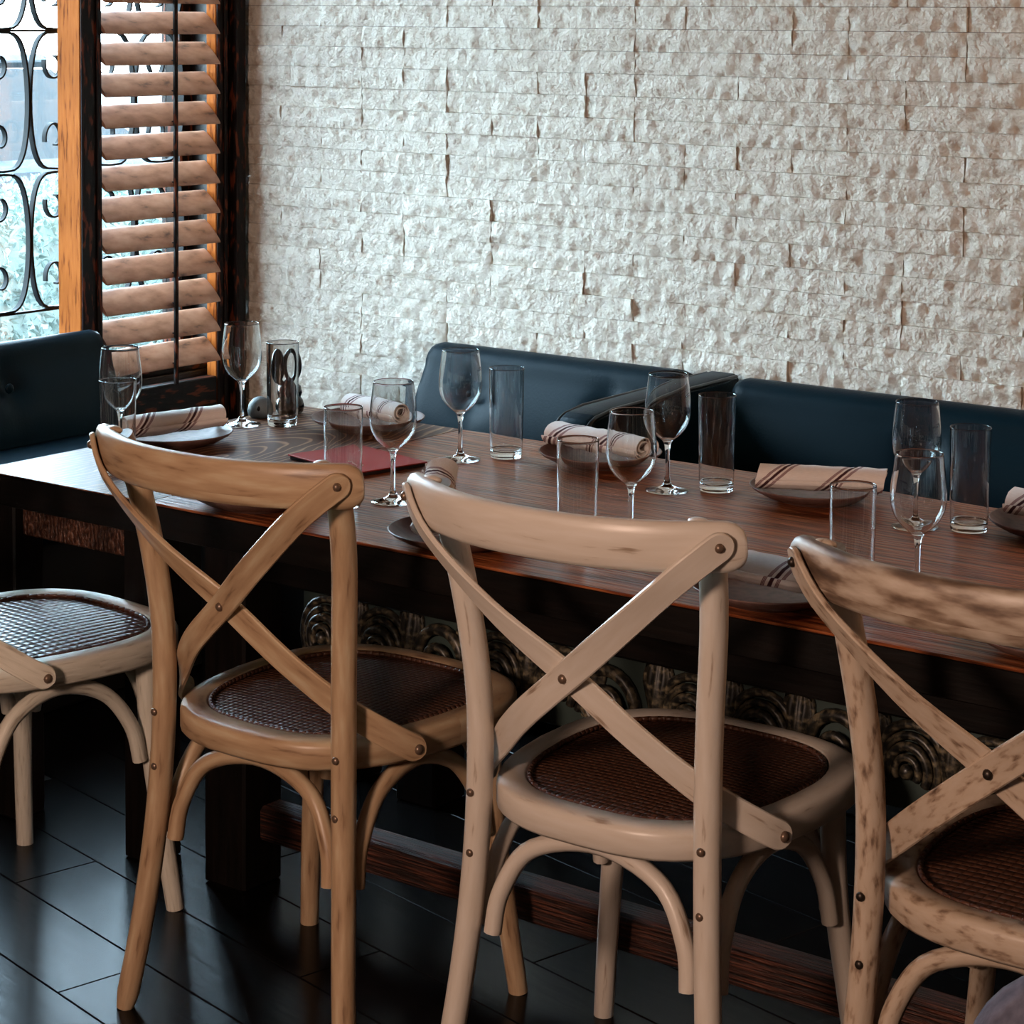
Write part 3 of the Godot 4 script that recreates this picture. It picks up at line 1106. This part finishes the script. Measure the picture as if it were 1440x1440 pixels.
		ball(st, Vector3(s * 0.250, 0.896, 0.304), Vector3(0.0065, 0.0068, 0.0065), 10, 6)
		part("bolt", st, bolt, strap)
		st = begin()
		ball(st, Vector3(-s * 0.242, 0.470, 0.110), Vector3(0.006, 0.008, 0.008), 10, 6)
		part("bolt", st, bolt, strap)
		if s > 0:
			st = begin()
			ball(st, Vector3(0, 0.680, 0.282), Vector3(0.0068, 0.0068, 0.005), 10, 6)
			part("bolt", st, bolt, strap)
	return c

func build_chairs() -> void:
	make_chair("whitewashed cross-back chair cut by the left edge, broad ribbed cane seat", M.chair_white, M.chair_white, M.cane_broad, M.bolt, Vector3(-2.99, 0, -2.555), deg_to_rad(-6))
	make_chair("honey-tan cross-back chair with knotty top rail in front of the table seam", M.chair_tan, M.chair_tan, M.cane_fine, M.bolt, Vector3(-2.302, 0, -2.63), 0.0)
	make_chair("clean cream cross-back chair in the middle with fine brown cane seat", M.chair_cream, M.chair_cream, M.cane_fine, M.bolt, Vector3(-1.697, 0, -2.65), deg_to_rad(1.0))
	make_chair("worn cross-back chair with dark scuffed top rail cut by the right edge", M.chair_edge, M.chair_worn, M.cane_open, M.bolt_dark, Vector3(-1.085, 0, -2.65), 0.0)
	# corner of an upholstered chair close to the lens
	var g := thing("upholstered_chair", "grey upholstered chair, rounded back peeking into the bottom right corner", "chair", Vector3(-0.650, 0, -1.945), deg_to_rad(36.9))
	var st := begin()
	var rings := []
	for i in 25:
		var u := sin((-1.0 + i / 12.0) * PI / 2) * 0.998
		var x := 0.23 * u
		var drop := 0.0
		if absf(x) > 0.12: drop = 0.11 * (1 - sqrt(maxf(0.0, 1 - pow((absf(x) - 0.12) / 0.11, 2))))
		var hi := 0.712 - drop
		var lo := 0.40
		var th := 0.045 * (0.35 + 0.65 * sqrt(maxf(0.0, 1 - pow(absf(u), 6.0))))
		var ring := []
		for q in 20:
			var a := TAU * q / 20
			ring.append(Vector3(x, (hi + lo) / 2 + (hi - lo) / 2 * signf(sin(a)) * pow(absf(sin(a)), 0.5), th * cos(a) - 0.06 * u * u + 0.02))
		ring.reverse()
		rings.append(ring)
	loft(st, rings)
	part("backrest", st, M.grey_fabric, g)
	st = begin()
	bar(st, Vector3(0, 0.40, -0.25), Vector3(0.44, 0.09, 0.46), 0.03, 0)
	part("seat", st, M.grey_fabric, g)
	for p in [Vector3(-0.18, 0, -0.06), Vector3(0.18, 0, -0.06), Vector3(-0.18, 0, -0.42), Vector3(0.18, 0, -0.42)]:
		st = begin()
		tube(st, [p, p * Vector3(0.95, 1, 0.95) + Vector3(0, 0.36, 0)], [0.012, 0.018], 10)
		part("leg", st, M.table_dark, g)

# ---------------------------------------------------------------- on the table
func wine_glass(at: Vector3, label: String) -> void:
	if not M.has("wine_bowl"):
		var st := begin()
		var outer := []
		var ctrl := [Vector3(0.0072, 0.0862, 0), Vector3(0.0105, 0.0908, 0), Vector3(0.020, 0.0985, 0), Vector3(0.030, 0.109, 0), Vector3(0.0365, 0.121, 0), Vector3(0.0398, 0.135, 0), Vector3(0.0402, 0.148, 0), Vector3(0.0390, 0.165, 0), Vector3(0.0368, 0.185, 0), Vector3(0.0344, 0.2058, 0)]
		for q in smooth_line(ctrl, 37): outer.append([q.x, q.y])
		var inner := []
		for q in range(outer.size() - 1, 3, -1):
			var a: Array = outer[mini(q + 1, outer.size() - 1)]
			var b: Array = outer[q - 1]
			var n2 := Vector2(a[1] - b[1], b[0] - a[0]).normalized() * 0.0009
			inner.append([outer[q][0] - n2.x, outer[q][1] - n2.y])
		lathe(st, outer + [[0.03430, 0.2066], [0.0340, 0.2070], [0.0336, 0.2066]] + inner + [[0.006, 0.0922], [0.0, 0.0915]], 64)
		M.wine_bowl = done(st)
		st = begin()
		lathe(st, [[0.0, 0.0], [0.030, 0.0], [0.0375, 0.0008], [0.0382, 0.0018], [0.0375, 0.0028], [0.030, 0.0042], [0.018, 0.0068], [0.009, 0.011], [0.0052, 0.018], [0.0042, 0.030], [0.0039, 0.050], [0.0042, 0.070], [0.0054, 0.081], [0.0070, 0.086], [0.0055, 0.0885], [0.0, 0.0895]], 40)
		M.wine_stem = done(st)
	var g := thing("wine_glass", label, "wine glass", at, 0.0, "empty wine glasses on the table")
	put("bowl", M.wine_bowl, M.glass, g)
	put("stem_and_foot", M.wine_stem, M.glass, g)

func tumbler(at: Vector3, label: String) -> void:
	if not M.has("tumbler_wall"):
		var st := begin()
		lathe(st, [[0.0292, 0.0166], [0.0304, 0.0168], [0.0306, 0.0175], [0.0307, 0.019], [0.0309, 0.03], [0.0313, 0.05], [0.0318, 0.08], [0.0324, 0.12], [0.0328, 0.15], [0.0330, 0.165], [0.03303, 0.1675], [0.0330, 0.1687], [0.0326, 0.1692], [0.0322, 0.1687], [0.03203, 0.1675], [0.0320, 0.165], [0.0318, 0.15], [0.0314, 0.12], [0.0308, 0.08], [0.0303, 0.05], [0.0299, 0.03], [0.0297, 0.019], [0.0296, 0.0175], [0.0292, 0.0166]], 64)
		M.tumbler_wall = done(st)
		st = begin()
		lathe(st, [[0.0, 0.0005], [0.026, 0.0], [0.0290, 0.001], [0.0300, 0.004], [0.0304, 0.012], [0.0300, 0.0158], [0.0285, 0.0164], [0.022, 0.0145], [0.0, 0.0138]], 48)
		M.tumbler_base = done(st)
	var g := thing("tumbler", label, "glass", at, 0.0, "water tumblers on the table")
	put("wall", M.tumbler_wall, M.glass, g)
	put("base", M.tumbler_base, M.glass, g)

func plate_mesh() -> ArrayMesh:
	var st := begin()
	var p := [[0.0, 0.003], [0.058, 0.003], [0.060, 0.0], [0.066, 0.0], [0.068, 0.003], [0.090, 0.009], [0.108, 0.0185], [0.1135, 0.0235], [0.1145, 0.0250], [0.1135, 0.0262], [0.1115, 0.0255], [0.104, 0.0195], [0.088, 0.0125], [0.070, 0.0085], [0.0, 0.0075]]
	lathe(st, p, 48)
	return done(st)

# a rolled napkin lying along x, with a wound end and a loose flap
func napkin_mesh(l: float, r: float, s: int) -> ArrayMesh:
	var st := begin()
	var nz := noise(s, 1.0, 3)
	var rings := []
	var turns := 2.3
	var steps := 46
	for i in 15:
		var x := -l / 2 + l * i / 14.0
		var ring := []
		var swell := 1.0 + 0.10 * nz.get_noise_1d(x * 18 + s)
		var outer := []
		var inner := []
		for k in steps + 1:
			var t := float(k) / steps
			var a := t * turns * TAU - PI * 0.62
			var rr: float = lerpf(r * 0.30, r, pow(t, 0.7)) * swell
			# the last part is the flap that lies down on the plate
			var q := Vector2(cos(a) * rr * 1.18, sin(a) * rr * 0.86)
			if q.y < -r * 0.72: q.y = -r * 0.72
			q.y += 0.0015 * nz.get_noise_2d(x * 40, a * 2)
			outer.append(Vector3(x + 0.004 * sin(a + s), q.y, q.x))
			var inn := q * (1.0 - 0.0022 / maxf(rr, 0.001))
			inner.append(Vector3(x + 0.004 * sin(a + s), inn.y, inn.x))
		inner.reverse()
		ring = outer + inner
		rings.append(ring)
	# orientation: outer runs counter-clockwise seen from -x, so turn the rings round
	for q in rings: q.reverse()
	var n: int = rings[0].size()
	for i in rings.size() - 1:
		for k in n:
			var m := (k + 1) % n
			st.set_smooth_group(0 if k < n / 2 - 1 or k > n / 2 else 3)
			var ua := float(k) / n * 2.0 * turns
			var ub := float(k + 1) / n * 2.0 * turns
			quad(st, rings[i][k], rings[i][m], rings[i + 1][m], rings[i + 1][k], Vector2(ua, i / 14.0), Vector2(ub, i / 14.0), Vector2(ub, (i + 1) / 14.0), Vector2(ua, (i + 1) / 14.0))
	st.set_smooth_group(5)
	for e in [0, rings.size() - 1]:
		for k in steps:
			var a: Vector3 = rings[e][k]
			var b: Vector3 = rings[e][k + 1]
			var c: Vector3 = rings[e][n - 2 - k]
			var d: Vector3 = rings[e][n - 1 - k]
			if e == 0: quad(st, d, c, b, a)
			else: quad(st, a, b, c, d)
	return done(st)

func build_table_settings() -> void:
	var wl := [
		[-3.117, -3.245, "wine glass standing alone near the black bottle at the window end"],
		[-3.060, -2.862, "wine glass behind the left end of the tan chair's top rail, overlapping a tumbler"],
		[-2.418, -2.885, "wine glass between the red menu and the cream chair's rail"],
		[-2.554, -3.241, "wine glass in front of the short banquette, beside a tall tumbler"],
		[-1.945, -2.904, "wine glass with its foot hidden behind the cream chair's top rail"],
		[-2.102, -3.251, "wine glass in front of the padded bench arm"],
		[-1.634, -3.268, "farther of the two overlapping wine glasses before the long banquette"],
		[-1.433, -2.876, "nearer of the two overlapping wine glasses above the worn chair's rail"]]
	for w in wl:
		wine_glass(Vector3(w[0], TOP_Y + 0.0002, w[1]), w[2])
	var tl := [
		[-3.054, -3.297, "clear tumbler in front of the black loop-handled bottle"],
		[-2.960, -2.762, "clear tumbler overlapping a wine glass at the left end of the tan chair"],
		[-2.462, -2.807, "clear tumbler beside the right end of the tan chair's top rail"],
		[-2.504, -3.317, "clear tumbler before the short banquette, right of a wine glass"],
		[-1.989, -2.820, "clear tumbler rising behind the middle of the cream chair's top rail"],
		[-2.038, -3.310, "clear tumbler before the long banquette, just right of the bench arm"],
		[-1.488, -2.783, "clear tumbler behind the left end of the worn chair's dark rail"],
		[-1.556, -3.304, "clear tumbler before the long banquette, rightmost of all"]]
	for w in tl:
		tumbler(Vector3(w[0], TOP_Y + 0.0002, w[1]), w[2])
	var plate := plate_mesh()
	# x, z, napkin turn (degrees), length, radius, offset x, z, lift, label plate, label napkin
	var set_ := [
		[-3.080, -3.018, 78, 0.215, 0.028, 0.0, 0.0, "at the window end of the small table"],
		[-2.575, -2.722, -12, 0.19, 0.024, 0.02, 0.02, "under the tan chair's top rail"],
		[-2.140, -2.718, -55, 0.25, 0.027, -0.09, -0.05, "behind the left part of the cream chair's rail"],
		[-1.585, -2.722, -4, 0.225, 0.028, 0.0, 0.0, "between the cream and the worn chair"],
		[-1.155, -2.735, 5, 0.22, 0.027, 0.04, 0.0, "at the right edge near the worn chair"],
		[-2.895, -3.375, -10, 0.165, 0.027, 0.025, 0.0, "on the far side, left of the short banquette"],
		[-2.330, -3.375, -6, 0.225, 0.028, 0.0, 0.0, "in front of the padded bench arm"],
		[-1.865, -3.355, 28, 0.215, 0.027, 0.02, 0.02, "before the middle of the long banquette"],
		[-1.425, -3.365, -4, 0.22, 0.028, 0.02, 0.0, "on the far side at the right edge"]]
	var k := 0
	for s in set_:
		tag(put("plate", plate, M.plate, self, Vector3(s[0], TOP_Y + 0.0002, s[1])), "small taupe plate " + s[7], "plate", "taupe plates on the table")
		var nap := put("rolled_napkin", napkin_mesh(s[3], s[4], 200 + k), M.linen, self, Vector3(s[0] + s[5], TOP_Y + 0.0245 + s[4] * 0.73, s[1] + s[6]))
		nap.rotation.y = deg_to_rad(s[2])
		if k == 2:   # one end props on the rim
			nap.rotation.z = deg_to_rad(-9)
			nap.position.y += 0.012
		tag(nap, "striped rolled napkin on the plate " + s[7], "napkin", "rolled napkins on the plates")
		k += 1
	# menu
	var menu := thing("menu_booklet", "dark red menu booklet lying across the table seam", "menu", Vector3(-2.685, TOP_Y, -3.10), deg_to_rad(-13))
	var st := begin()
	slab(st, Vector3(-0.105, 0.0005, -0.078), Vector3(0.105, 0.007, 0.078), 0.001)
	var pages := part("pages", st, M.menu_page, menu)
	st = begin()
	slab(st, Vector3(-0.108, 0.007, -0.081), Vector3(0.108, 0.0095, 0.081), 0.0008)
	part("cover", st, M.menu, menu)
	st = begin()
	for c in [[0.030, 0.030, 0.020], [0.046, 0.033, 0.014], [0.060, 0.034, 0.010], [0.018, 0.032, 0.008]]:
		tube(st, smooth_line([Vector3(c[0] - c[2] / 2, 0.0096, c[1]), Vector3(c[0], 0.0096, c[1] - 0.004), Vector3(c[0] + c[2] / 2, 0.0096, c[1] + 0.002)], 6), 0.0008, 5)
	part("cover_mark", st, M.menu_mark, menu)
	# black bottle with a loop handle
	var b := thing("loop_bottle", "black glazed bottle with a loop handle by the stone wall", "bottle", Vector3(-3.135, TOP_Y, -3.405), deg_to_rad(37))
	st = begin()
	lathe(st, [[0.0, 0.0], [0.024, 0.0], [0.029, 0.006], [0.031, 0.016], [0.028, 0.029], [0.0235, 0.035], [0.0265, 0.044], [0.024, 0.058], [0.013, 0.066], [0.008, 0.072], [0.0, 0.074]], 28)
	part("body", st, M.black_glaze, b)
	st = begin()
	var ring := []
	for i in 25:
		var a := lerpf(-0.48 * PI, 1.48 * PI, i / 24.0)
		ring.append(Vector3(0.006 + 0.015 * cos(a), 0.101 + 0.031 * sin(a), 0))
	tube(st, ring, 0.0048, 8)
	part("handle", st, M.black_glaze, b)
	st = begin()
	ball(st, Vector3(-0.026, 0.098, -0.004), Vector3(0.017, 0.037, 0.016), 18, 10)
	tube(st, [Vector3(-0.024, 0.070, -0.004), Vector3(-0.010, 0.055, 0)], 0.007, 8)
	part("side_bulb", st, M.black_glaze, b)
	var q := thing("pebble_pot", "small grey rounded pot with a dark hole beside the black bottle", "pot", Vector3(-3.152, TOP_Y, -3.335), 0.0)
	st = begin()
	lathe(st, [[0.0, 0.0], [0.018, 0.0], [0.024, 0.006], [0.026, 0.015], [0.023, 0.028], [0.015, 0.038], [0.007, 0.042], [0.0, 0.043]], 24)
	part("body", st, M.pebble, q)
	st = begin()
	ball(st, Vector3(0.0135, 0.021, 0.0185), Vector3(0.004, 0.006, 0.004), 10, 6)
	part("hole", st, M.black_glaze, q)

# ---------------------------------------------------------------- lamps behind and above the camera
func build_lamps() -> void:
	# a large paper globe behind the camera and a smaller one over the far end of the table
	for q in [[Vector3(-1.4, 1.66, 0.55), 0.22, 6.0, Color(1.0, 0.855, 0.765), "large warm globe lamp hanging low over the neighbouring table"], [Vector3(-0.35, 2.15, -3.75), 0.14, 0.46, Color(1.0, 0.76, 0.56), "small warm globe lamp hanging over the far end of the long table"]]:
		var p: Vector3 = q[0]
		var r: float = q[1]
		var l := thing("globe_lamp", q[4], "lamp", p, 0.0, "globe lamps")
		var st := begin()
		tube(st, [Vector3(0, r + 0.02, 0), Vector3(0, ROOM_Y - p.y, 0)], 0.004, 6)
		part("cord", st, M.shade, l)
		st = begin()
		lathe(st, [[0.0, r * 0.98], [0.03, r * 0.985], [0.03, r + 0.015], [0.02, r + 0.03], [0.0, r + 0.03]], 20)
		part("cap", st, M.brass, l)
		var glow := StandardMaterial3D.new()
		glow.albedo_color = Color(1, 0.95, 0.88)
		glow.emission_enabled = true
		glow.emission = q[3]
		glow.emission_energy_multiplier = 1.2
		st = begin()
		ball(st, Vector3.ZERO, Vector3.ONE * r, 28, 18)
		part("lamp_globe", st, glow, l)
		var o := OmniLight3D.new()
		o.name = "lamp_light"
		l.add_child(o)
		o.light_color = q[3]
		o.light_energy = q[2]
		o.light_size = r
		o.omni_range = 12.0
		o.omni_attenuation = 2.0
		o.shadow_enabled = true

# ---------------------------------------------------------------- outdoors
func build_outdoors() -> void:
	var st := begin()
	slab(st, Vector3(-40, -0.3, -40), Vector3(WIN_X - 0.2, -0.15, 30), 0.01)
	structure("ground", st, M.pavement)
	# hedge of small leaves before the window
	var h := thing("hedge", "pale clipped hedge of small leaves outside the window", "hedge", Vector3(-6.6, -0.15, -5.2))
	st = begin()
	bar(st, Vector3(0, 0.48, 0), Vector3(0.5, 0.92, 4.6), 0.08, 2)
	part("core", st, M.leaf, h)
	st = begin()
	st.set_smooth_group(-1)
	var ln := 0.028
	quad(st, Vector3(0, 0, ln), Vector3(0.010, 0.004, 0), Vector3(0, 0, -ln * 0.3), Vector3(-0.010, 0.004, 0))
	var mm := MultiMesh.new()
	mm.transform_format = MultiMesh.TRANSFORM_3D
	mm.mesh = done(st)
	mm.instance_count = 22000
	for i in 22000:
		var side := rng.randf()
		var p := Vector3(rng.randf_range(-0.28, 0.33), rng.randf_range(0.05, 1.0), rng.randf_range(-2.35, 2.35))
		if side < 0.6: p.x = rng.randf_range(0.24, 0.36)
		else: p.y = rng.randf_range(0.92, 1.08)
		var ba := Basis.from_euler(Vector3(rng.randf_range(-1.2, 1.2), rng.randf() * TAU, rng.randf_range(-1.2, 1.2))).scaled(Vector3.ONE * rng.randf_range(0.7, 1.4))
		mm.set_instance_transform(i, Transform3D(ba, p))
	var mi := MultiMeshInstance3D.new()
	mi.name = "foliage"
	mi.multimesh = mm
	mi.material_override = M.leaf
	mi.set_meta("kind", "stuff")
	h.add_child(mi)
	# a parked car beyond the hedge
	car("silver car parked beyond the hedge outside the window", Vector3(-9.6, -0.15, -7.4))

func car(label: String, at: Vector3) -> void:
	var c := thing("parked_car", label, "car", at, deg_to_rad(6))
	# side outline along z: body, then greenhouse
	var st := begin()
	var body := [Vector2(-2.15, 0.32), Vector2(-2.18, 0.62), Vector2(-2.05, 0.86), Vector2(-1.2, 0.95), Vector2(0.0, 0.97), Vector2(1.2, 0.98), Vector2(2.0, 0.92), Vector2(2.15, 0.72), Vector2(2.15, 0.34)]
	var rings := []
	for e in [[-0.86, 0.06], [-0.82, 0.0], [0.82, 0.0], [0.86, 0.06]]:
		var ring := []
		for p in body: ring.append(Vector3(e[0], p.y - (e[1] if p.y > 0.5 else 0.0), p.x * (1 - e[1] * 0.3)))
		ring.reverse()
		rings.append(ring)
	loft(st, rings, true, true, true)
	part("body", st, M.car_paint, c)
	var glass := [Vector2(-1.15, 0.95), Vector2(-0.45, 1.42), Vector2(0.75, 1.46), Vector2(1.45, 0.97)]
	st = begin()
	rings = []
	for e in [[-0.80, 0.0], [0.80, 0.0]]:
		var ring := []
		for p in glass: ring.append(Vector3(e[0] * (1.0 if p.y < 1.0 else 0.84), p.y, p.x))
		ring.reverse()
		rings.append(ring)
	loft(st, rings, true, true, true)
	part("windows", st, M.car_glass, c)
	st = begin()
	slab(st, Vector3(-0.66, 1.43, -0.46), Vector3(0.66, 1.50, 0.78), 0.03, 2)
	part("roof", st, M.car_paint, c)
	for s in [-1, 1]:
		st = begin()
		slab(st, Vector3(s * 0.74 - 0.03, 0.95, 0.12), Vector3(s * 0.74 + 0.03, 1.44, 0.20), 0.01, 1)
		part("pillar", st, M.car_paint, c)
		for z in [-1.35, 1.35]:
			st = begin()
			var r2 := []
			for e in [[-0.09, 0.29], [-0.07, 0.32], [0.07, 0.32], [0.09, 0.29]]:
				var ring := []
				for k in 24:
					var a := TAU * k / 24
					ring.append(Vector3(s * 0.78 + e[0], 0.32 + e[1] * cos(a), z + e[1] * sin(a)))
				r2.append(ring)
			loft(st, r2)
			part("wheel", st, M.tyre, c)
